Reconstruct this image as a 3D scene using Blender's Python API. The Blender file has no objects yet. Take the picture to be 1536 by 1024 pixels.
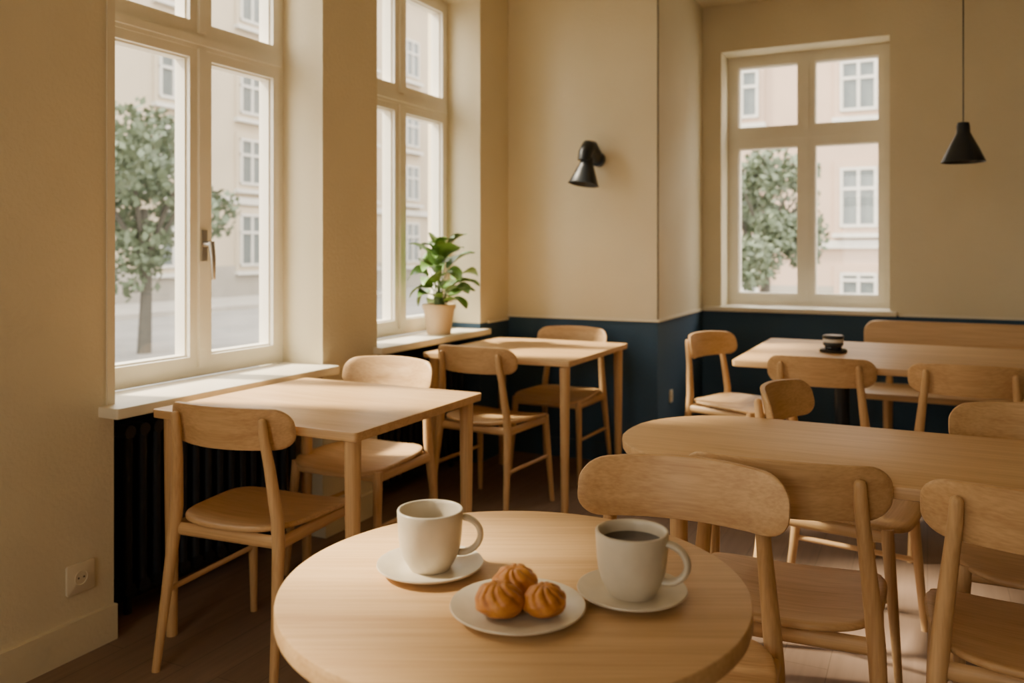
import bpy, math, random
from mathutils import Vector, Matrix
random.seed(7)
scene = bpy.context.scene
pi = math.pi

# ------------------------------------------------------------------ materials
def new_mat(name):
    m = bpy.data.materials.new(name); m.use_nodes = True
    nt = m.node_tree
    b = nt.nodes["Principled BSDF"]
    return m, nt, b
def N(nt, t, **kw):
    n = nt.nodes.new(t)
    for k, v in kw.items(): setattr(n, k, v)
    return n
def simple(name, col, rough=0.5, metal=0.0, var=0.08, scale=8.0, bump=0.0, bscale=60.0, spec=None):
    m, nt, b = new_mat(name)
    tc = N(nt, "ShaderNodeTexCoord")
    no = N(nt, "ShaderNodeTexNoise"); no.inputs["Scale"].default_value = scale; no.inputs["Detail"].default_value = 4
    nt.links.new(tc.outputs["Object"], no.inputs["Vector"])
    r = N(nt, "ShaderNodeValToRGB")
    r.color_ramp.elements[0].position = 0.3; r.color_ramp.elements[1].position = 0.7
    r.color_ramp.elements[0].color = (*[c*(1-var) for c in col], 1)
    r.color_ramp.elements[1].color = (*[min(1, c*(1+var)) for c in col], 1)
    nt.links.new(no.outputs["Fac"], r.inputs["Fac"])
    nt.links.new(r.outputs["Color"], b.inputs["Base Color"])
    b.inputs["Roughness"].default_value = rough; b.inputs["Metallic"].default_value = metal
    if spec is not None: b.inputs["Specular IOR Level"].default_value = spec
    if bump > 0:
        n2 = N(nt, "ShaderNodeTexNoise"); n2.inputs["Scale"].default_value = bscale; n2.inputs["Detail"].default_value = 5
        nt.links.new(tc.outputs["Object"], n2.inputs["Vector"])
        bp = N(nt, "ShaderNodeBump"); bp.inputs["Strength"].default_value = bump; bp.inputs["Distance"].default_value = 0.01
        nt.links.new(n2.outputs["Fac"], bp.inputs["Height"]); nt.links.new(bp.outputs["Normal"], b.inputs["Normal"])
    return m
def wood(name, axis, c1=(0.51,0.295,0.12), c2=(0.68,0.435,0.20), rough=0.45):
    m, nt, b = new_mat(name)
    tc = N(nt, "ShaderNodeTexCoord"); mp = N(nt, "ShaderNodeMapping")
    sc = [30.0, 30.0, 30.0]; sc[axis] = 1.3
    mp.inputs["Scale"].default_value = sc
    oi = N(nt, "ShaderNodeObjectInfo")
    add = N(nt, "ShaderNodeVectorMath", operation='ADD')
    mul = N(nt, "ShaderNodeMath", operation='MULTIPLY'); mul.inputs[1].default_value = 13.0
    nt.links.new(oi.outputs["Random"], mul.inputs[0])
    nt.links.new(tc.outputs["Object"], add.inputs[0]); nt.links.new(mul.outputs[0], add.inputs[1])
    nt.links.new(add.outputs[0], mp.inputs["Vector"])
    n1 = N(nt, "ShaderNodeTexNoise"); n1.inputs["Scale"].default_value = 1.0; n1.inputs["Detail"].default_value = 6; n1.inputs["Distortion"].default_value = 0.3
    nt.links.new(mp.outputs[0], n1.inputs["Vector"])
    mp2 = N(nt, "ShaderNodeMapping"); s2 = [190.0]*3; s2[axis] = 5.0; mp2.inputs["Scale"].default_value = s2
    nt.links.new(add.outputs[0], mp2.inputs["Vector"])
    n2 = N(nt, "ShaderNodeTexNoise"); n2.inputs["Scale"].default_value = 1.0; n2.inputs["Detail"].default_value = 3
    nt.links.new(mp2.outputs[0], n2.inputs["Vector"])
    mx = N(nt, "ShaderNodeMath", operation='MULTIPLY_ADD'); mx.inputs[1].default_value = 0.5; mx.inputs[2].default_value = 0.0
    nt.links.new(n2.outputs["Fac"], mx.inputs[0])
    ad = N(nt, "ShaderNodeMath", operation='MULTIPLY_ADD'); ad.inputs[1].default_value = 0.5
    nt.links.new(n1.outputs["Fac"], ad.inputs[0]); nt.links.new(mx.outputs[0], ad.inputs[2])
    r = N(nt, "ShaderNodeValToRGB")
    r.color_ramp.elements[0].position = 0.34; r.color_ramp.elements[0].color = (*c1, 1)
    r.color_ramp.elements[1].position = 0.62; r.color_ramp.elements[1].color = (*c2, 1)
    nt.links.new(ad.outputs[0], r.inputs["Fac"]); nt.links.new(r.outputs["Color"], b.inputs["Base Color"])
    b.inputs["Roughness"].default_value = rough
    bp = N(nt, "ShaderNodeBump"); bp.inputs["Strength"].default_value = 0.10; bp.inputs["Distance"].default_value = 0.002
    nt.links.new(n2.outputs["Fac"], bp.inputs["Height"]); nt.links.new(bp.outputs["Normal"], b.inputs["Normal"])
    return m

WOOD_X = wood("oak_x", 0); WOOD_Y = wood("oak_y", 1); WOOD_Z = wood("oak_z", 2)
CREAM = (0.74, 0.655, 0.46)
NAVY = (0.034, 0.078, 0.135)
def plaster(name, navy_top=None, ymin=None):
    m, nt, b = new_mat(name)
    geo = N(nt, "ShaderNodeNewGeometry")
    no = N(nt, "ShaderNodeTexNoise"); no.inputs["Scale"].default_value = 1.7; no.inputs["Detail"].default_value = 5
    nt.links.new(geo.outputs["Position"], no.inputs["Vector"])
    r = N(nt, "ShaderNodeValToRGB"); r.color_ramp.elements[0].position = 0.3; r.color_ramp.elements[1].position = 0.7
    r.color_ramp.elements[0].color = (*[c*0.95 for c in CREAM], 1); r.color_ramp.elements[1].color = (*[c*1.04 for c in CREAM], 1)
    nt.links.new(no.outputs["Fac"], r.inputs["Fac"])
    out = r.outputs["Color"]
    if navy_top is not None:
        sep = N(nt, "ShaderNodeSeparateXYZ"); nt.links.new(geo.outputs["Position"], sep.inputs[0])
        lt = N(nt, "ShaderNodeMath", operation='LESS_THAN'); lt.inputs[1].default_value = navy_top
        nt.links.new(sep.outputs["Z"], lt.inputs[0]); fac = lt.outputs[0]
        if ymin is not None:
            gt = N(nt, "ShaderNodeMath", operation='GREATER_THAN'); gt.inputs[1].default_value = ymin
            nt.links.new(sep.outputs["Y"], gt.inputs[0])
            mu = N(nt, "ShaderNodeMath", operation='MULTIPLY')
            nt.links.new(fac, mu.inputs[0]); nt.links.new(gt.outputs[0], mu.inputs[1]); fac = mu.outputs[0]
        mix = N(nt, "ShaderNodeMix", data_type='RGBA')
        nt.links.new(fac, mix.inputs["Factor"]); nt.links.new(out, mix.inputs["A"]); mix.inputs["B"].default_value = (*NAVY, 1)
        out = mix.outputs["Result"]
    nt.links.new(out, b.inputs["Base Color"])
    b.inputs["Roughness"].default_value = 0.75
    n2 = N(nt, "ShaderNodeTexNoise"); n2.inputs["Scale"].default_value = 70; n2.inputs["Detail"].default_value = 6
    nt.links.new(geo.outputs["Position"], n2.inputs["Vector"])
    bp = N(nt, "ShaderNodeBump"); bp.inputs["Strength"].default_value = 0.22; bp.inputs["Distance"].default_value = 0.01
    nt.links.new(n2.outputs["Fac"], bp.inputs["Height"]); nt.links.new(bp.outputs["Normal"], b.inputs["Normal"])
    return m
M_WALL = plaster("plaster_cream"); M_WALLN = plaster("plaster_wainscot", 0.82)
M_WALLL = plaster("plaster_left", 0.80, 4.2)
M_NAVY = simple("navy_paint", NAVY, 0.5)
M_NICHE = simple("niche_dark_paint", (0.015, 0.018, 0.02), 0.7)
M_FRAME = simple("frame_paint", (0.84, 0.79, 0.67), 0.4, var=0.03)
M_TRIM = simple("trim_paint", (0.79, 0.715, 0.55), 0.45, var=0.03)
M_BLACK = simple("black_enamel", (0.008, 0.013, 0.018), 0.4)
M_IRON = simple("radiator_paint", (0.006, 0.008, 0.011), 0.6)
M_STEEL = simple("brushed_steel", (0.45, 0.42, 0.38), 0.3, 1.0)
M_CERAM = simple("stoneware_glaze", (0.66, 0.575, 0.43), 0.32, var=0.06, scale=30, bump=0.03, bscale=120)
M_COFFEE = simple("coffee", (0.030, 0.013, 0.006), 0.08, var=0.2)
M_POT = simple("pot_clay", (0.62, 0.46, 0.28), 0.65)
M_SOIL = simple("soil", (0.03, 0.02, 0.012), 0.95, bump=0.8)
M_LEAF = simple("leaf_green", (0.15, 0.28, 0.06), 0.38, var=0.45, scale=12)
M_STEM = simple("stem_green", (0.14, 0.2, 0.06), 0.5)
M_GLASSJ = simple("dark_glass", (0.01, 0.01, 0.012), 0.08)
M_LABEL = simple("jar_band", (0.6, 0.56, 0.5), 0.4)
M_SOCK = simple("socket_plastic", (0.76, 0.67, 0.49), 0.35, var=0.02)
M_DARKHOLE = simple("socket_hole", (0.05, 0.04, 0.03), 0.6)
M_CORNERSHADE = simple("corner_shadow_grey", (0.10, 0.085, 0.065), 0.6)

def pane_mat():
    m, nt, b = new_mat("window_glass")
    nt.nodes.remove(b)
    out = nt.nodes["Material Output"]
    t = N(nt, "ShaderNodeBsdfTransparent"); g = N(nt, "ShaderNodeBsdfGlossy"); g.inputs["Roughness"].default_value = 0.02
    mx = N(nt, "ShaderNodeMixShader"); mx.inputs[0].default_value = 0.04
    nt.links.new(t.outputs[0], mx.inputs[1]); nt.links.new(g.outputs[0], mx.inputs[2])
    nt.links.new(mx.outputs[0], out.inputs["Surface"])
    return m
M_PANE = pane_mat()

def floor_mat():
    m, nt, b = new_mat("floor_planks")
    geo = N(nt, "ShaderNodeNewGeometry"); mp = N(nt, "ShaderNodeMapping")
    mp.inputs["Rotation"].default_value = (0, 0, math.radians(90))
    nt.links.new(geo.outputs["Position"], mp.inputs["Vector"])
    br = N(nt, "ShaderNodeTexBrick"); br.offset = 0.37
    br.inputs["Scale"].default_value = 1.0; br.inputs["Brick Width"].default_value = 1.3; br.inputs["Row Height"].default_value = 0.13
    br.inputs["Mortar Size"].default_value = 0.0015
    br.inputs["Color1"].default_value = (0.215, 0.143, 0.098, 1); br.inputs["Color2"].default_value = (0.24, 0.162, 0.112, 1)
    br.inputs["Mortar"].default_value = (0.15, 0.10, 0.068, 1)
    nt.links.new(mp.outputs[0], br.inputs["Vector"])
    mp2 = N(nt, "ShaderNodeMapping"); mp2.inputs["Scale"].default_value = (30, 2, 1)
    nt.links.new(geo.outputs["Position"], mp2.inputs["Vector"])
    no = N(nt, "ShaderNodeTexNoise"); no.inputs["Scale"].default_value = 1.5; no.inputs["Detail"].default_value = 6
    nt.links.new(mp2.outputs[0], no.inputs["Vector"])
    mr = N(nt, "ShaderNodeMapRange"); mr.inputs["To Min"].default_value = 0.75; mr.inputs["To Max"].default_value = 1.25
    nt.links.new(no.outputs["Fac"], mr.inputs["Value"])
    mix = N(nt, "ShaderNodeVectorMath", operation='SCALE')
    nt.links.new(br.outputs["Color"], mix.inputs[0]); nt.links.new(mr.outputs[0], mix.inputs["Scale"])
    nt.links.new(mix.outputs[0], b.inputs["Base Color"])
    b.inputs["Roughness"].default_value = 0.6; b.inputs["Specular IOR Level"].default_value = 0.3
    return m
M_FLOOR = floor_mat()

def bun_mat():
    m, nt, b = new_mat("baked_crust")
    tc = N(nt, "ShaderNodeTexCoord")
    no = N(nt, "ShaderNodeTexNoise"); no.inputs["Scale"].default_value = 45; no.inputs["Detail"].default_value = 7; no.inputs["Roughness"].default_value = 0.65
    nt.links.new(tc.outputs["Object"], no.inputs["Vector"])
    at = N(nt, "ShaderNodeAttribute"); at.attribute_name = "ridge"
    ma = N(nt, "ShaderNodeMath", operation='MULTIPLY_ADD'); ma.inputs[1].default_value = 0.30
    nt.links.new(at.outputs["Fac"], ma.inputs[0])
    sc = N(nt, "ShaderNodeMath", operation='MULTIPLY'); sc.inputs[1].default_value = 0.8
    nt.links.new(no.outputs["Fac"], sc.inputs[0]); nt.links.new(sc.outputs[0], ma.inputs[2])
    r = N(nt, "ShaderNodeValToRGB")
    e = r.color_ramp.elements
    e[0].position = 0.30; e[0].color = (0.20, 0.055, 0.008, 1)
    e[1].position = 0.85; e[1].color = (0.74, 0.33, 0.07, 1)
    x = e.new(0.56); x.color = (0.52, 0.185, 0.028, 1)
    nt.links.new(ma.outputs[0], r.inputs["Fac"]); nt.links.new(r.outputs["Color"], b.inputs["Base Color"])
    b.inputs["Roughness"].default_value = 0.40
    bp = N(nt, "ShaderNodeBump"); bp.inputs["Strength"].default_value = 0.55; bp.inputs["Distance"].default_value = 0.004
    nt.links.new(no.outputs["Fac"], bp.inputs["Height"]); nt.links.new(bp.outputs["Normal"], b.inputs["Normal"])
    return m
M_BUN = bun_mat()

# ------------------------------------------------------------------ mesh builder
class MB:
    def __init__(s): s.v=[]; s.f=[]; s.m=[]; s.mats=[]
    def mi(s, mat):
        if mat not in s.mats: s.mats.append(mat)
        return s.mats.index(mat)
    def face(s, idx, mat): s.f.append(tuple(idx)); s.m.append(s.mi(mat))
    def box(s, x0,x1,y0,y1,z0,z1, mat, M=None):
        b=len(s.v)
        ps=[(x0,y0,z0),(x1,y0,z0),(x1,y1,z0),(x0,y1,z0),(x0,y0,z1),(x1,y0,z1),(x1,y1,z1),(x0,y1,z1)]
        if M: ps=[tuple(M@Vector(p)) for p in ps]
        s.v+=ps
        for q in [(0,3,2,1),(4,5,6,7),(0,1,5,4),(1,2,6,5),(2,3,7,6),(3,0,4,7)]: s.face([b+i for i in q],mat)
    def rings(s, rings, mat, cap0=True, cap1=True):
        n=len(rings[0]); b=len(s.v)
        for r in rings: s.v+= [tuple(p) for p in r]
        for i in range(len(rings)-1):
            for j in range(n):
                k=(j+1)%n
                s.face([b+i*n+j,b+i*n+k,b+(i+1)*n+k,b+(i+1)*n+j],mat)
        if cap0: s.face([b+j for j in reversed(range(n))],mat)
        if cap1: s.face([b+(len(rings)-1)*n+j for j in range(n)],mat)
    def tube(s, pts, rad, mat, n=14, ell=None, cap=True, roundcap=False):
        pts=[Vector(p) for p in pts]; R=list(rad) if hasattr(rad,'__len__') else [rad]*len(pts)
        if roundcap:
            d=(pts[-1]-pts[-2]).normalized(); r=R[-1]; p=pts[-1]
            for a in (30,55,75,88):
                pts.append(p+d*r*math.sin(math.radians(a))); R.append(r*math.cos(math.radians(a)))
        rings=[]; up=None
        for i,p in enumerate(pts):
            if i==0: t=pts[1]-pts[0]
            elif i==len(pts)-1: t=pts[-1]-pts[-2]
            else: t=(pts[i+1]-pts[i]).normalized()+(pts[i]-pts[i-1]).normalized()
            t.normalize()
            if up is None:
                up=Vector((1,0,0)) if abs(t.x)<0.7 else Vector((0,1,0))
            u=(up-t*up.dot(t)).normalized(); w=t.cross(u); up=u
            e=ell or (1,1)
            rings.append([p+u*R[i]*e[0]*math.cos(2*pi*j/n)+w*R[i]*e[1]*math.sin(2*pi*j/n) for j in range(n)])
        s.rings(rings,mat,cap,cap)
    def lathe(s, prof, mat, n=40, c=(0,0,0), M=None):
        rings=[]
        for r,z in prof:
            ring=[Vector((c[0]+r*math.cos(2*pi*j/n),c[1]+r*math.sin(2*pi*j/n),c[2]+z)) for j in range(n)]
            if M: ring=[M@p for p in ring]
            rings.append(ring)
        s.rings(rings,mat,True,True)
    def sheet(s, outline, rings, mapf, mat):
        n=len(outline); b=len(s.v); out=[]
        for k,t in rings:
            out.append([mapf(a*k,c*k,t) for a,c in outline])
        s.rings(out,mat,False,False)
        c0=len(s.v); s.v.append(tuple(mapf(0,0,rings[0][1]))); s.v.append(tuple(mapf(0,0,rings[-1][1])))
        L=b+(len(rings)-1)*n
        for j in range(n):
            k=(j+1)%n
            s.face([c0,b+k,b+j],mat); s.face([c0+1,L+j,L+k],mat)
    def slab(s, out, z0, z1, bev, mat, under=0.0):
        n=len(out)
        def off(d):
            r=[]
            for i in range(n):
                p0=Vector(out[i-1]);p1=Vector(out[i]);p2=Vector(out[(i+1)%n])
                d1=(p1-p0).normalized(); d2=(p2-p1).normalized()
                nn=Vector((d1.y+d2.y,-(d1.x+d2.x))).normalized()
                c=max(0.5, nn.dot(Vector((d1.y,-d1.x))))
                r.append(p1-nn*d/c)
            return r
        prof=[(bev+under,z0),(under+bev*.3,z0+bev*.4),(0 if under==0 else 0.002,z0+bev*1.3),(0,z1-bev),(bev*.3,z1-bev*.3),(bev,z1)]
        s.rings([[(p.x,p.y,z) for p in off(d)] for d,z in prof],mat)
    def obj(s, name, loc=(0,0,0), rot=0.0, smooth=True, angle=38, parent=None, fix=False):
        me=bpy.data.meshes.new(name); me.from_pydata(s.v,[],s.f)
        for m in s.mats: me.materials.append(m)
        for p,mi in zip(me.polygons,s.m): p.material_index=mi; p.use_smooth=smooth
        import bmesh
        bm=bmesh.new(); bm.from_mesh(me); bmesh.ops.recalc_face_normals(bm,faces=bm.faces[:]); bm.to_mesh(me); bm.free()
        if smooth: me.set_sharp_from_angle(angle=math.radians(angle))
        o=bpy.data.objects.new(name,me); scene.collection.objects.link(o)
        o.location=loc; o.rotation_euler=(0,0,rot)
        if parent: o.parent=parent
        return o

def rrect(x0,x1,y0,y1,r,n=8):
    r=min(r,(x1-x0)/2-1e-4,(y1-y0)/2-1e-4); o=[]
    for cx,cy,a0 in [(x1-r,y0+r,-90),(x1-r,y1-r,0),(x0+r,y1-r,90),(x0+r,y0+r,180)]:
        for i in range(n+1):
            a=math.radians(a0+90*i/n); o.append((cx+r*math.cos(a),cy+r*math.sin(a)))
    return o
def densify(o, d=0.03):
    r=[]
    for i in range(len(o)):
        a=Vector(o[i]);b=Vector(o[(i+1)%len(o)]); k=max(1,int((b-a).length/d))
        for j in range(k): r.append(tuple(a+(b-a)*j/k))
    return r

# ------------------------------------------------------------------ room shell
XL=-2.30; YB=4.60; XC=-1.36; YR=5.65; XR=3.2; YF=-2.6; ZC=2.85; T=0.35
XO=XL-T
win=[(-1.9,-0.9,0.735),(-0.15,0.90,0.735),(1.82,2.84,0.735),(3.235,4.24,0.77)]  # windows beside and behind the camera are unseen, added for extra light
WTOP=2.66
w=MB(); y=YF-T
for i,(a,b,s) in enumerate(win):
    w.box(XO,XL,y,a,0,ZC,M_WALLL)
    w.box(XO,XL,a,b,WTOP,ZC,M_WALLL)
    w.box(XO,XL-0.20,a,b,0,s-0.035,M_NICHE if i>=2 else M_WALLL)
    if i<2: w.box(XL-0.2,XL,a,b,0,s-0.035,M_WALLL)
    y=b
w.box(XO,XL,y,YB,0,ZC,M_WALLL)
w.obj("wall_left",smooth=False)
w=MB(); w.box(XO,XC,YB,YR+T,0,ZC,M_WALLN); w.obj("wall_corner",smooth=False)
W3=(-1.235,-0.207,0.82,2.54)
w=MB()
w.box(XC,W3[0],YR,YR+T,0,ZC,M_WALLN); w.box(W3[1],XR+T,YR,YR+T,0,ZC,M_WALLN)
w.box(W3[0],W3[1],YR,YR+T,0,W3[2],M_WALLN); w.box(W3[0],W3[1],YR,YR+T,W3[3],ZC,M_WALLN)
w.obj("wall_back",smooth=False)
w=MB(); w.box(XR,XR+T,YF-T,YR,0,ZC,M_WALL); w.obj("wall_right",smooth=False)
WFILL=(-1.3,0.05,0.9,2.5)  # unseen opening behind the camera, added to let in fill light
w=MB(); w.box(XL,WFILL[0],YF-T,YF,0,ZC,M_WALL); w.box(WFILL[1],XR,YF-T,YF,0,ZC,M_WALL)
w.box(WFILL[0],WFILL[1],YF-T,YF,0,WFILL[2],M_WALL); w.box(WFILL[0],WFILL[1],YF-T,YF,WFILL[3],ZC,M_WALL); w.obj("wall_front",smooth=False)
w=MB(); w.box(XO,XR+T,YF-T,YR+T,-0.12,0,M_FLOOR); w.obj("floor",smooth=False)
w=MB(); w.box(XO,XR+T,YF-T,YR+T,ZC,ZC+0.15,M_WALL); w.obj("ceiling",smooth=False)

# window frames (local: width along X, height Z, faces -Y inwards)
def window(name, W, z0, z1, ztr, loc, rot, handle=True, cx=0.0):
    b=MB(); h=W/2; F=0.035; d0,d1=-0.035,0.045; g=MB(); mw=0.018
    b.box(-h,-h+F,d0,d1,z0,z1,M_FRAME); b.box(h-F,h,d0,d1,z0,z1,M_FRAME)
    b.box(-h+F,h-F,d0,d1,z0,z0+F,M_FRAME); b.box(-h+F,h-F,d0,d1,z1-F,z1,M_FRAME)
    b.box(-h+F,h-F,d0-0.012,d1,ztr-0.030,ztr+0.030,M_FRAME)
    b.box(-h+F,h-F,d0-0.022,d0-0.012,ztr-0.014,ztr+0.014,M_FRAME)
    for (za,zb) in ((z0+F,ztr-0.030),(ztr+0.030,z1-F)):
        b.box(cx-mw,cx+mw,d0-0.020,d1,za,zb,M_FRAME)
        for (xa,xb) in ((-h+F,cx-mw),(cx+mw,h-F)):
            s=0.036; e0,e1=d0-0.008,d1-0.01
            b.box(xa,xa+s,e0,e1,za,zb,M_FRAME); b.box(xb-s,xb,e0,e1,za,zb,M_FRAME)
            b.box(xa+s,xb-s,e0,e1,za,za+s+0.008,M_FRAME); b.box(xa+s,xb-s,e0,e1,zb-s,zb,M_FRAME)
            za2,zb2=za+s+0.008,zb-s; xa2,xb2=xa+s,xb-s; bd=0.007
            b.box(xa2,xa2+bd,e0+0.02,e1-0.01,za2,zb2,M_FRAME); b.box(xb2-bd,xb2,e0+0.02,e1-0.01,za2,zb2,M_FRAME)
            b.box(xa2+bd,xb2-bd,e0+0.02,e1-0.01,za2,za2+bd,M_FRAME); b.box(xa2+bd,xb2-bd,e0+0.02,e1-0.01,zb2-bd,zb2,M_FRAME)
            k=len(g.v); g.v+=[(xa2,0.01,za2),(xb2,0.01,za2),(xb2,0.01,zb2),(xa2,0.01,zb2)]; g.face([k,k+1,k+2,k+3],M_PANE)
    if handle:
        zh=(z0+ztr)/2-0.17
        b.box(cx-0.014,cx+0.014,d0-0.028,d0-0.0195,zh-0.03,zh+0.09,M_STEEL)
        b.tube([(cx,d0-0.02,zh+0.035),(cx,d0-0.066,zh+0.035)],0.012,M_STEEL)
        b.tube([(cx,d0-0.062,zh+0.045),(cx+0.004,d0-0.068,zh-0.02),(cx+0.012,d0-0.062,zh-0.095)],[0.013,0.0105,0.008],M_STEEL,roundcap=True)
    e=bpy.data.objects.new(name,None); scene.collection.objects.link(e); e.location=loc; e.rotation_euler=(0,0,rot)
    b.obj("window_frame",parent=e,smooth=True,angle=30); g.obj("glass_panes",parent=e,smooth=False)
    return e
XW=XL-0.25
for i,(a,b_,s) in enumerate(win):
    window("window_%d"%(i+1), b_-a, s, WTOP, 2.02, (XW,(a+b_)/2,0), pi/2, cx=0.04 if i==2 else 0.0, handle=(i!=3))
window("window_5", W3[1]-W3[0], 0.845, W3[3], 1.98, ((W3[0]+W3[1])/2,YR+0.26,0), 0, handle=False)
window("window_6", WFILL[1]-WFILL[0], WFILL[2], WFILL[3], 2.0, ((WFILL[0]+WFILL[1])/2,YF-0.2,0), pi, handle=False)
# sills
for i,(a,b_,s) in enumerate(win):
    m=MB(); e=0.055 if i==2 else 0.03
    m.slab(rrect(XL-0.20,XL+(0.085 if i==2 else 0.05),a-e,b_+(0.01 if i==2 else 0.05),0.008,3),s-0.034,s,0.004,M_TRIM)
    m.obj("window_sill" if i==0 else "window_sill.%03d"%i)
m=MB(); m.slab(rrect(W3[0]-0.13+0.02,W3[1]+0.04,YR-0.05,YR+0.21,0.006,3),0.815,0.845,0.004,M_TRIM); m.obj("window_sill.004")
# trims
m=MB(); m.box(XL+0.001,XC+0.012,YB-0.012,YB,0.815,0.830,M_TRIM); m.box(XC,XC+0.012,YB,YR,0.815,0.830,M_TRIM)
m.obj("trim_1",smooth=False)
m=MB(); m.box(W3[1]+0.05,XR,YR-0.012,YR,0.815,0.830,M_TRIM); m.obj("trim_2",smooth=False)
m=MB(); m.box(XL,XL+0.012,4.33,YB-0.012,0.795,0.810,M_TRIM); m.obj("trim_3",smooth=False)
m=MB(); m.box(XL,XL+0.006,1.792,1.820,0.736,ZC,M_TRIM); m.obj("trim_4",smooth=False)
m=MB(); m.tube([(XC+0.002,YB-0.002,0.83),(XC+0.002,YB-0.002,ZC)],0.0045,M_CORNERSHADE,8); m.obj("corner_shadow_line")  # thin dark tube stands in for the shadow line along the wall corner
def baseb(name,x0,x1,y0,y1,mat=M_TRIM):
    m=MB(); m.box(x0,x1,y0,y1,0,0.11,mat); m.obj(name,smooth=False)
baseb("baseboard_left",XL,XL+0.018,YF,win[2][0],M_WALL)
baseb("baseboard_left.001",XL,XL+0.018,2.84,3.235,M_WALL)
baseb("baseboard_back",XL,XC+0.015,YB-0.015,YB,M_NAVY); baseb("baseboard_back.001",XC,XC+0.015,YB,YR,M_NAVY)
baseb("baseboard_back.002",XC+0.015,XR,YR-0.015,YR,M_NAVY)
# outlets
def outlet(name,loc,rot,w=0.095,h=0.09,mat=M_SOCK,n=1):
    b=MB(); b.slab(rrect(-w/2,w/2,-h/2,h/2,0.008,4),0,0.009,0.003,mat)
    b.tube([(0.021*math.cos(a*pi/12),0.021*math.sin(a*pi/12),0.0095) for a in range(25)],0.0016,mat,8)
    for sx in (-0.009,0.009): b.lathe([(0.003,0.008),(0.003,0.0098)],M_DARKHOLE,10,(sx,0,0))
    o=b.obj(name,loc); o.rotation_euler=(pi/2,0,rot); return o
outlet("power_outlet",(XL,1.700,0.232),pi/2)
outlet("power_outlet.001",(XC,4.86,0.36),pi/2,0.05,0.075)

# radiators
def radiator(name,x,y0,y1,z0,z1):
    b=MB(); n=int((y1-y0)/0.055)
    for i in range(n):
        yy=y0+(i+.5)*(y1-y0)/n
        for xx in (x-0.04,x+0.04):
            b.tube([(xx,yy,z0),(xx,yy,z1)],0.015,M_IRON,10)
        for zz in (z0,z1):
            b.tube([(x-0.055,yy,zz),(x+0.055,yy,zz)],0.022,M_IRON,10)
    for zz in (z0,z1): b.tube([(x,y0,zz),(x,y1,zz)],0.018,M_IRON,10)
    for yy in (y0+.06,y1-.06):
        b.tube([(x,yy,0),(x,yy,z0)],0.014,M_IRON,8)
    b.obj(name)
radiator("radiator",XL-0.11,1.90,2.76,0.10,0.62)
radiator("radiator.001",XL-0.11,3.31,4.16,0.10,0.64)

# ------------------------------------------------------------------ chair
def chair_mesh():
    b=MB()
    ol=[]
    for i in range(56):
        a=2*pi*i/56; c,s=math.cos(a),math.sin(a); n=3.6
        ol.append((math.copysign(abs(c)**(2/n),c),math.copysign(abs(s)**(2/n),s)))
    def sm(a,c,t):
        x=a*(0.208+0.018*c); yy=0.005+c*0.212
        z=0.438+t+0.016*(a*a*0.9)+0.010*max(0,-c)**2-0.016*max(0,c)**3-0.009
        return (x,yy,z)
    b.sheet(ol,[(0.25,0.0),(0.5,0.0),(0.75,0.0),(0.9,0),(0.975,0),(0.993,-0.003),(1.0,-0.008),(0.993,-0.013),(0.97,-0.016),(0.8,-0.016),(0.4,-0.016)],sm,WOOD_X)
    hw,hh=0.216,0.064
    o=densify(rrect(-hw,hw,-hh,hh,0.050,7),0.03); o=[(p[0]/hw,p[1]/hh) for p in o]
    def by(x,z): return -0.218+0.070*(x/0.216)**2-0.22*(z-0.70)
    def bm_(a,c,t):
        x=a*hw; z=0.716+c*hh*(1-0.10*a*a)+0.004*(1-a*a)
        return (x,by(x,z)+t,z)
    b.sheet(o,[(0.3,-0.008),(0.6,-0.008),(0.85,-0.008),(0.965,-0.008),(0.99,-0.005),(1.0,0.0),(0.99,0.005),(0.965,0.008),(0.85,0.008),(0.6,0.008),(0.3,0.008)],bm_,WOOD_X)
    for sx in (-1,1):
        b.tube([(sx*0.205,-0.238,0),(sx*0.195,-0.21,0.2),(sx*0.184,-0.185,0.40),(sx*0.178,-0.183,0.47),(sx*0.162,-0.198,0.62),(sx*0.154,-0.211,0.70),(sx*0.152,-0.217,0.742)],
               [0.0115,0.0145,0.0185,0.0185,0.0155,0.0138,0.0125],WOOD_Z,16,roundcap=True)
        b.tube([(sx*0.207,0.203,0),(sx*0.196,0.185,0.22),(sx*0.186,0.168,0.425)],[0.011,0.015,0.018],WOOD_Z,16)
        b.tube([(sx*0.186,-0.18,0.402),(sx*0.187,0.168,0.402)],0.019,WOOD_Y,12,ell=(0.6,1.0))
        b.tube([(sx*0.195,-0.207,0.225),(sx*0.196,0.186,0.225)],0.0085,WOOD_Y,10)
    b.tube([(-0.188,0.165,0.402),(0.188,0.165,0.402)],0.019,WOOD_X,12,ell=(0.6,1.0))
    b.tube([(-0.184,-0.180,0.402),(0.184,-0.180,0.402)],0.019,WOOD_X,12,ell=(0.6,1.0))
    return b
base=chair_mesh().obj("dining_chair",angle=45)
chairs=[(-1.82,1.98,5),(-1.955,2.66,180),(-1.86,3.57,-4),(-1.82,4.28,178),(-0.87,4.42,-110),(-0.40,3.87,0),(0.145,3.87,0),
        (0.27,2.58,180),(-0.24,2.83,-99),(-0.29,2.05,4),(0.205,2.02,-1),(-0.445,1.53,183)]
for i,(x,yy,r) in enumerate(chairs):
    o=base if i==0 else bpy.data.objects.new("dining_chair.%03d"%i,base.data)
    if i: scene.collection.objects.link(o)
    o.location=(x,yy,0); o.rotation_euler=(0,0,math.radians(r))

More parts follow.
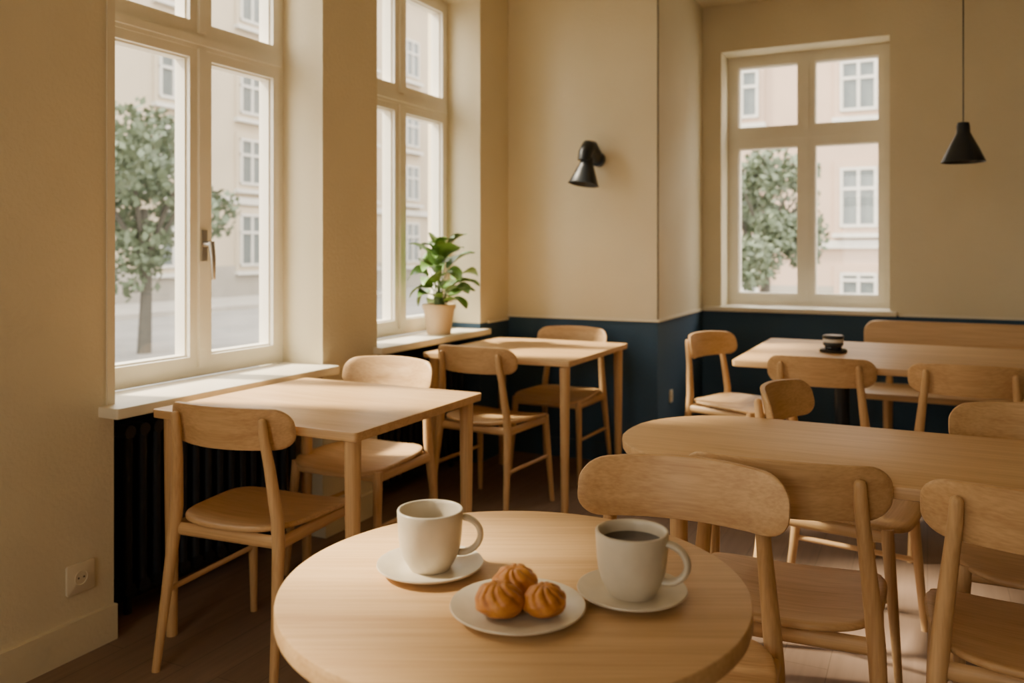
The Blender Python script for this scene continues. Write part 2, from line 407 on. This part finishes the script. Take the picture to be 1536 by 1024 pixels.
# ------------------------------------------------------------------ tables
TZ=0.72
def leg(b,x,y,zt,dx=0,dy=0,r0=0.017,r1=0.024):
    b.tube([(x+dx,y+dy,0),(x,y,zt)],[r0,r1],WOOD_Z,16)
def table_rect(name,x0,x1,y0,y1,r,legs,th=0.030,mat=WOOD_X,ped=()):
    b=MB(); cx,cy=(x0+x1)/2,(y0+y1)/2
    b.slab(rrect(x0-cx,x1-cx,y0-cy,y1-cy,r,8),TZ-th,TZ,0.003,mat,under=0.010)
    for (lx,ly) in legs:
        leg(b,lx-cx,ly-cy,TZ-th+0.001,0,0)
    for (px,py) in ped:
        b.tube([(px-cx,py-cy,0.01),(px-cx,py-cy,TZ-th)],0.035,M_BLACK,24)
        b.lathe([(0.22,0),(0.225,0.006),(0.22,0.014),(0.06,0.022)],M_BLACK,40,(px-cx,py-cy,0))
        b.lathe([(0.12,TZ-th-0.012),(0.12,TZ-th+0.001)],M_BLACK,24,(px-cx,py-cy,0))
    return b.obj(name,(cx,cy,0))
def corners(x0,x1,y0,y1,i): return [(x0+i,y0+i),(x1-i,y0+i),(x0+i,y1-i),(x1-i,y1-i)]
table_rect("dining_table",-2.19,-1.40,1.87,2.60,0.012,corners(-2.19,-1.40,1.87,2.60,0.042))
table_rect("dining_table.001",-2.22,-1.44,3.50,4.32,0.012,corners(-2.22,-1.44,3.50,4.32,0.042))
table_rect("dining_table.002",-0.80,0.95,3.87,4.95,0.02,[],ped=[(-0.38,4.45),(0.6,4.45)])
table_rect("dining_table.003",-0.75,1.20,1.955,2.58,0.29,[(-0.56,2.08),(-0.56,2.45),(1.0,2.08),(1.0,2.45)])
# round table
RC=(-0.56,1.138); RR=0.348
b=MB(); out=[(RR*math.cos(2*pi*i/128),RR*math.sin(2*pi*i/128)) for i in range(128)]
b.slab(out,TZ-0.028,TZ,0.003,WOOD_X)
b.lathe([(0.12,TZ-0.045),(0.12,TZ-0.027)],WOOD_X,32)
b.tube([(0,0,0.02),(0,0,0.1),(0,0,TZ-0.04)],[0.045,0.03,0.03],WOOD_Z,24)
b.lathe([(0.165,0),(0.17,0.006),(0.168,0.014),(0.06,0.028),(0.04,0.035)],WOOD_X,48)
b.obj("round_cafe_table",(RC[0],RC[1],0),rot=math.radians(26))

# bench
b=MB()
b.slab(rrect(-0.33,1.40,4.98,5.42,0.03,5),0.405,0.44,0.006,WOOD_X)
ro=densify(rrect(-0.875,0.875,-0.125,0.125,0.07,6),0.06)
b.sheet(ro,[(0.5,-0.012),(0.9,-0.012),(0.985,-0.012),(0.995,-0.008),(1,0),(0.995,0.008),(0.985,0.012),(0.9,0.012),(0.5,0.012)],lambda a,c,t:(0.535+a,5.42+t+0.12*c,0.68+c),WOOD_X)
for xx in (-0.2,0.5,1.3):
    b.tube([(xx,5.40,0),(xx,5.40,0.42),(xx,5.43,0.62)],[0.016,0.02,0.014],WOOD_Z,12)
    b.tube([(xx,5.03,0),(xx,5.03,0.41)],[0.014,0.02],WOOD_Z,12)
b.obj("bench_seat")

# ------------------------------------------------------------------ crockery
CAMYAW=math.radians(26.3)
def camoff(p,r,f):
    return (p[0]+r*math.cos(CAMYAW)-f*math.sin(CAMYAW), p[1]+r*math.sin(CAMYAW)+f*math.cos(CAMYAW))
def mug(name,loc,s,H,hrot,fill):
    e=bpy.data.objects.new(name,None); scene.collection.objects.link(e); e.location=loc; e.rotation_euler=(0,0,hrot)
    b=MB(); R=0.0505*s; k=H/0.096
    prof=[(0.028,0.0),(0.031,0.0),(0.0325,0.003),(0.036,0.009),(0.0425,0.022),(0.0465,0.037),(0.0485,0.055),(0.0495,0.075),(0.0505,0.094),(0.0497,0.096),(0.0477,0.0966),(0.0460,0.095),
          (0.0450,0.090),(0.0435,0.06),(0.040,0.035),(0.028,0.014),(0.01,0.010)]
    b.lathe([(r*s,z*k) for r,z in prof],M_CERAM,56)
    pts=[]
    for i in range(15):
        a=math.radians(112-222*i/14)
        pts.append((0.047*s+0.030*s*math.cos(a), 0, (0.053+0.029*math.sin(a))*k))
    pts=[(0.045*s,0,0.081*k)]+pts[1:-1]+[(0.041*s,0,0.026*k)]
    b.tube(pts,0.0062*s,M_CERAM,12,ell=(1.25,0.8))
    b.obj("mug_body",parent=e,angle=60)
    rc=(0.0435+0.0014*(fill*0.096-0.06)/0.03)*s+0.0002
    c=MB(); c.lathe([(0.001,H*fill-0.002),(rc-0.0003,H*fill-0.002),(rc,H*fill),(0.001,H*fill)],M_COFFEE,40); c.obj("coffee",parent=e)
    return e
def saucer(name,loc,R):
    b=MB()
    b.lathe([(R*0.45,0.0),(R*0.5,0.0),(R*0.55,0.003),(R*0.8,0.006),(R*0.97,0.0105),(R,0.0125),(R*0.995,0.0145),(R*0.965,0.0143),(R*0.8,0.009),(R*0.62,0.0062),(R*0.56,0.0052),(R*0.2,0.005)],M_CERAM,64)
    return b.obj(name,loc,angle=60)
m1=camoff((-0.703,1.132),0.001,-0.014); m2=camoff((-0.385,1.167),0.001,-0.004); pl=camoff((-0.512,1.056),-0.001,-0.016)
saucer("saucer",(m1[0],m1[1],TZ),0.083); mug("coffee_mug",(m1[0],m1[1],TZ+0.0055),1.02,0.091,CAMYAW+math.radians(3),0.66)
saucer("saucer.001",(m2[0],m2[1],TZ),0.079); mug("coffee_mug.001",(m2[0],m2[1],TZ+0.0055),1.04,0.091,CAMYAW-math.radians(22),0.82)
saucer("pastry_plate",(pl[0],pl[1],TZ),0.0935)
def bun(name,loc,R,rot,seed):
    rnd=random.Random(seed); b=MB(); n=120; rings=[]; ph=rnd.random()*6; att=[]
    m=44
    ks=[(a+rnd.uniform(-.22,.22))/9*2*pi for a in range(9)]; dep=[rnd.uniform(.45,1.0) for _ in ks]; tw=rnd.uniform(0.5,1.0)
    for i in range(m+1):
        th=0.03+(pi-0.06)*i/m
        ring=[]
        for j in range(n):
            f=2*pi*j/n; s=math.sin(th); g=0
            ff=f+tw*math.cos(th)
            for kk,d in zip(ks,dep):
                dd=(ff-kk+pi)%(2*pi)-pi
                g+=d*math.exp(-(dd/0.13)**2)
            fade=math.exp(-((th-0.75)/0.75)**2)
            r=R*(1-0.11*g*fade*min(1,s*2)+0.05*math.sin(2*f+ph)*s+0.025*math.sin(5*f+3*th+ph)*s+0.02*math.sin(9*th+4*f))
            z=r*math.cos(th)*0.84
            if math.cos(th)<0: z*=0.70
            if th<0.35: z-=R*0.10*(1-th/0.35)
            ring.append((r*s*math.cos(f),r*s*math.sin(f),z+R*0.585))
            att.append(max(0,min(1,(1-g*fade)*0.7+0.3*math.cos(th))))
        rings.append(ring)
    b.rings(rings,M_BUN); o=b.obj(name,loc,rot,angle=80)
    a=o.data.attributes.new("ridge",'FLOAT','POINT'); a.data.foreach_set("value",att)
    return o
for i,(r,f,R) in enumerate([(-0.025,-0.022,0.0325),(0.036,-0.020,0.0300),(-0.004,0.026,0.0350)]):
    q=camoff(pl,r,f); bun("pastry_bun" if i==0 else "pastry_bun.%03d"%i,(q[0],q[1],TZ+0.0062),R,i*1.3,i+3)

# sugar jar on far table
b=MB()
b.lathe([(0.055,0),(0.064,0.003),(0.066,0.010),(0.060,0.018),(0.040,0.024),(0.038,0.03)],M_GLASSJ,36)
b.lathe([(0.038,0.028),(0.046,0.034),(0.048,0.042),(0.047,0.05)],M_BLACK,36)
b.lathe([(0.047,0.05),(0.0475,0.062),(0.046,0.066)],M_LABEL,36)
b.lathe([(0.046,0.066),(0.049,0.070),(0.050,0.078),(0.046,0.084),(0.01,0.087)],M_BLACK,36)
b.obj("sugar_jar",(-0.414,4.39,TZ))

# ------------------------------------------------------------------ lamps
def cone_shade(b,M,R,H):
    prof=[(R*0.16,H*1.0),(R*0.26,H*0.985),(R*0.30,H*0.90),(R*0.31,H*0.74),(R*0.42,H*0.62),(R*0.70,H*0.34),(R*0.93,H*0.08),(R,0.0),(R*0.97,0.0),(R*0.90,H*0.08),(R*0.66,H*0.34),(R*0.38,H*0.60),(R*0.1,H*0.66)]
    b.lathe(prof,M_BLACK,40,M=M)
b=MB(); cone_shade(b,Matrix.Translation((0,0,0)),0.094,0.185)
b.tube([(0,0,0.18),(0,0,ZC-1.625-0.02)],0.0028,M_BLACK,8)
b.lathe([(0.045,ZC-1.625-0.03),(0.045,ZC-1.625-0.0005)],M_BLACK,24)
b.obj("pendant_lamp",(0.148,4.40,1.625),angle=50)
b=MB()
M=Matrix.Translation((-0.03,-0.17,-0.155))@Matrix.Rotation(math.radians(6),4,'Y')@Matrix.Rotation(math.radians(-8),4,'X')
prof=[(0.030,0.155),(0.034,0.14),(0.038,0.12),(0.052,0.085),(0.070,0.04),(0.082,0.008),(0.088,0.0),(0.085,0.0),(0.078,0.01),(0.060,0.05),(0.036,0.10),(0.01,0.11)]
b.lathe(prof,M_BLACK,40,M=M)
b.tube([(0,0,0.0),(0,-0.035,0.0)],0.042,M_BLACK,28)
b.tube([(0,-0.02,0),(0,-0.06,0.03),(-0.005,-0.10,0.062),(-0.013,-0.14,0.060),(-0.020,-0.165,0.025),(-0.026,-0.172,-0.02)],[0.032,0.035,0.038,0.040,0.038,0.036],M_BLACK,18)
b.obj("wall_sconce",(-1.71,YB,1.745),angle=50)

# ------------------------------------------------------------------ potted plant
e=bpy.data.objects.new("potted_plant",None); scene.collection.objects.link(e); e.location=(-2.350,3.87,0.77)
b=MB(); b.lathe([(0.055,0),(0.062,0),(0.064,0.004),(0.083,0.135),(0.088,0.136),(0.090,0.142),(0.090,0.160),(0.087,0.162),(0.082,0.160),(0.080,0.14),(0.01,0.14)],M_POT,40); b.obj("pot",parent=e)
b=MB(); b.lathe([(0.079,0.138),(0.079,0.148),(0.04,0.153),(0.005,0.155)],M_SOIL,30); b.obj("soil",parent=e)
rnd=random.Random(21); b=MB(); st=MB()
def leaf(b,p,az,el,L,Wd,droop,roll):
    n=9; rows=[]; pos=Vector(p); a=el
    for i in range(n+1):
        t=i/n; d=Vector((math.cos(az)*math.cos(a),math.sin(az)*math.cos(a),math.sin(a)))
        side=Vector((-math.sin(az),math.cos(az),0)); nrm=side.cross(d)*-1
        side=(side*math.cos(roll)+nrm*math.sin(roll))
        wd=Wd*(math.sin(pi*min(1,t*0.94+0.06)**0.75))**0.85 if t<1 else 0.0005
        wav=0.006*math.sin(t*9)
        rows.append([pos+side*wd*s+nrm*(abs(s)*wd*0.35+wav*s) for s in (-1,-0.5,0,0.5,1)])
        pos=pos+d*(L/n); a-=droop/n
    mnx=min(q.x for r in rows for q in r)
    if mnx<-0.115:
        for r in rows:
            for q in r:
                if q.x<-0.05: q.x=-0.05+(q.x+0.05)*(0.065/(-mnx-0.05))
    k=len(b.v)
    for r in rows: b.v+=[tuple(q) for q in r]
    for i in range(n):
        for j in range(4): b.face([k+i*5+j,k+i*5+j+1,k+(i+1)*5+j+1,k+(i+1)*5+j],M_LEAF)
NL=28
for i in range(NL):
    az=i*2.4+rnd.uniform(-.3,.3); lev=i/(NL-1)
    hgt=0.02+0.30*lev; out=0.02+0.055*math.sin(pi*min(1,lev*0.9+0.2))*rnd.uniform(.6,1.1)
    p0=Vector((rnd.uniform(-.02,.02),rnd.uniform(-.02,.02),0.15))
    p1=Vector((p0.x+math.cos(az)*out,p0.y+math.sin(az)*out,0.15+hgt))
    st.tube([p0,(p0+p1)/2+Vector((0,0,0.03)),p1],[0.004,0.003,0.0025],M_STEM,6)
    L=rnd.uniform(0.15,0.19)
    leaf(b,p1,az,rnd.uniform(0.1,0.6)+0.55*lev,L,L*0.32,rnd.uniform(0.8,1.7),rnd.uniform(-.4,.4))
b.obj("leaves",parent=e,angle=180); st.obj("stems",parent=e)

# ------------------------------------------------------------------ exterior
GZ=-0.35; K=0.62
def kc(*c): return tuple(x*K for x in c)
M_ASPH=simple("asphalt",kc(0.34,0.32,0.29),0.9,var=0.15,scale=1.0); M_PAVE=simple("pavement",kc(0.50,0.46,0.40),0.9,var=0.1,scale=2)
M_FA=simple("facade_cream",kc(0.66,0.56,0.41),0.9,var=0.06,scale=0.6); M_FB=simple("facade_pink",kc(0.70,0.51,0.38),0.9,var=0.06,scale=0.6)
M_ST=simple("facade_stone",kc(0.44,0.40,0.34),0.9,var=0.1,scale=1); M_WF=simple("facade_window_paint",kc(0.8,0.77,0.7),0.6)
M_WG=simple("facade_window_glass",kc(0.17,0.20,0.20),0.3); M_BARK=simple("bark",kc(0.11,0.10,0.08),0.9); M_TL=simple("tree_leaves",kc(0.13,0.17,0.095),0.6,var=0.3,scale=3)
b=MB(); b.box(-60,40,-40,80,GZ-0.3,GZ,M_ASPH); b.obj("street_ground",smooth=False)
b=MB(); b.box(-19.4,-16.2,-30,24,GZ,GZ+0.12,M_PAVE); b.obj("sidewalk",smooth=False)
b=MB(); b.box(-11.5,27,21,24.4,GZ,GZ+0.12,M_PAVE); b.obj("sidewalk.001",smooth=False)
def facade(name,L,H,mat,cols,rows,ww,origin,rot,base=0.0):
    b=MB(); b.box(0,L,0,8,0,H,mat)
    for c in cols:
        for (za,zb) in rows:
            b.box(c-ww/2-0.16,c+ww/2+0.16,-0.07,0.0,za-0.16,zb+0.2,mat)
            b.box(c-ww/2,c+ww/2,-0.075,-0.02,za,zb,M_WG)
            for xx in (c-ww/2,c+ww/2-0.08,c-0.04): b.box(xx,xx+0.08,-0.12,-0.075,za,zb,M_WF)
            for zz in (za,zb-0.08,za+(zb-za)*0.62): b.box(c-ww/2,c+ww/2,-0.125,-0.076,zz,zz+0.08,M_WF)
            b.box(c-ww/2-0.2,c+ww/2+0.2,-0.2,0,za-0.28,za-0.165,M_WF)
    b.box(0,L,-0.12,0,base,base+0.22,M_WF); b.box(0,L,-0.05,0,0,base*0.35,M_ST); b.box(0,L,-0.5,0,H-0.5,H,M_WF)
    return b.obj(name,origin,rot,smooth=False)
facade("apartment_building",80,13,M_FA,[1.0+i*3.2 for i in range(24)],[(1.05,2.75),(3.7,5.2),(6.0,7.4),(9.0,10.6)],1.05,(-20,-12.0,GZ),pi/2,base=3.05)
facade("apartment_building.001",40,13,M_FB,[0.75+i*3.15 for i in range(12)],[(0.3,0.95),(2.2,3.85),(5.4,6.8),(8.6,10.2)],0.95,(-11.9,25,GZ),0,base=1.62)
def tree(name,loc,zc,R,seed,n=4200):
    rnd=random.Random(seed); b=MB()
    b.tube([(0,0,0),(0.03,0.02,(zc-GZ)*0.5),(0,0,zc-GZ)],[0.11,0.08,0.05],M_BARK,10)
    for k in range(7):
        a=k*0.9; b.tube([(0,0,(zc-GZ)*0.62),(math.cos(a)*R*.4,math.sin(a)*R*.4,zc-GZ+0.1),(math.cos(a)*R*.7,math.sin(a)*R*.7,zc-GZ+R*.4)],[0.045,0.03,0.012],M_BARK,6)
    cl=[(rnd.gauss(0,.42)*R,rnd.gauss(0,.42)*R,zc-GZ+rnd.uniform(-.65,.85)*R,R*rnd.uniform(.28,.45)) for _ in range(18)]
    for i in range(n):
        c=rnd.choice(cl); d=Vector((rnd.gauss(0,1),rnd.gauss(0,1),rnd.gauss(0,1))).normalized()*c[3]*rnd.uniform(.5,1)
        p=Vector(c[:3])+d; s=rnd.uniform(.04,.09); u=Vector((rnd.gauss(0,1),rnd.gauss(0,1),rnd.gauss(0,1))).normalized(); v=u.orthogonal().normalized()
        k=len(b.v); b.v+=[tuple(p-u*s),tuple(p+v*s*.6),tuple(p+u*s),tuple(p-v*s*.6)]; b.face([k,k+1,k+2,k+3],M_TL)
    b.obj(name,(loc[0],loc[1],GZ),smooth=False)
tree("street_tree",(-10.7,9.0),1.85,1.35,3); tree("street_tree.001",(-2.45,14.4),1.70,1.08,5)
tree("street_tree.002",(-14.0,27.0),2.6,1.6,8)

# ------------------------------------------------------------------ lighting
wd=bpy.data.worlds.new("World"); scene.world=wd; wd.use_nodes=True; nt=wd.node_tree
bg=nt.nodes["Background"]; tc=N(nt,"ShaderNodeTexCoord"); sp=N(nt,"ShaderNodeSeparateXYZ"); r=N(nt,"ShaderNodeValToRGB")
nt.links.new(tc.outputs["Generated"],sp.inputs[0]); nt.links.new(sp.outputs["Z"],r.inputs["Fac"]); nt.links.new(r.outputs["Color"],bg.inputs["Color"])
r.color_ramp.elements[0].color=(1.0,0.92,0.79,1); r.color_ramp.elements[1].color=(0.95,0.94,0.90,1)
bg.inputs["Strength"].default_value=8.7
sun=bpy.data.lights.new("hazy_sun","SUN"); sun.energy=19; sun.angle=math.radians(6); sun.color=(1,0.86,0.64)
so=bpy.data.objects.new("hazy_sun",sun); scene.collection.objects.link(so)
so.rotation_euler=Vector((1.0,0.30,-0.95)).to_track_quat('-Z','Y').to_euler()
def portal(loc,d,w,h):
    l=bpy.data.lights.new("sky_portal","AREA"); l.shape='RECTANGLE'; l.size=w; l.size_y=h; l.cycles.is_portal=True
    o=bpy.data.objects.new("sky_portal",l); scene.collection.objects.link(o); o.location=loc
    o.rotation_euler=Vector(d).to_track_quat('-Z','Z').to_euler()
for a,b_,s in win: portal((XO-0.02,(a+b_)/2,(s+WTOP)/2),(1,0,0),b_-a,WTOP-s)
portal(((W3[0]+W3[1])/2,YR+T+0.02,1.68),(0,-1,0),1.03,1.72)
portal(((WFILL[0]+WFILL[1])/2,YF-T-0.02,(WFILL[2]+WFILL[3])/2),(0,1,0),WFILL[1]-WFILL[0],WFILL[3]-WFILL[2])

# ------------------------------------------------------------------ camera
cam=bpy.data.cameras.new("camera"); co=bpy.data.objects.new("camera",cam); scene.collection.objects.link(co)
co.location=(0,0,1.22); co.rotation_euler=(pi/2,0,CAMYAW)
cam.sensor_width=36; cam.lens=1261/1536*36; cam.shift_y=-137/1536
cam.clip_start=0.05; cam.clip_end=300
cam.dof.use_dof=True; cam.dof.focus_distance=1.8; cam.dof.aperture_fstop=3.3
scene.camera=co
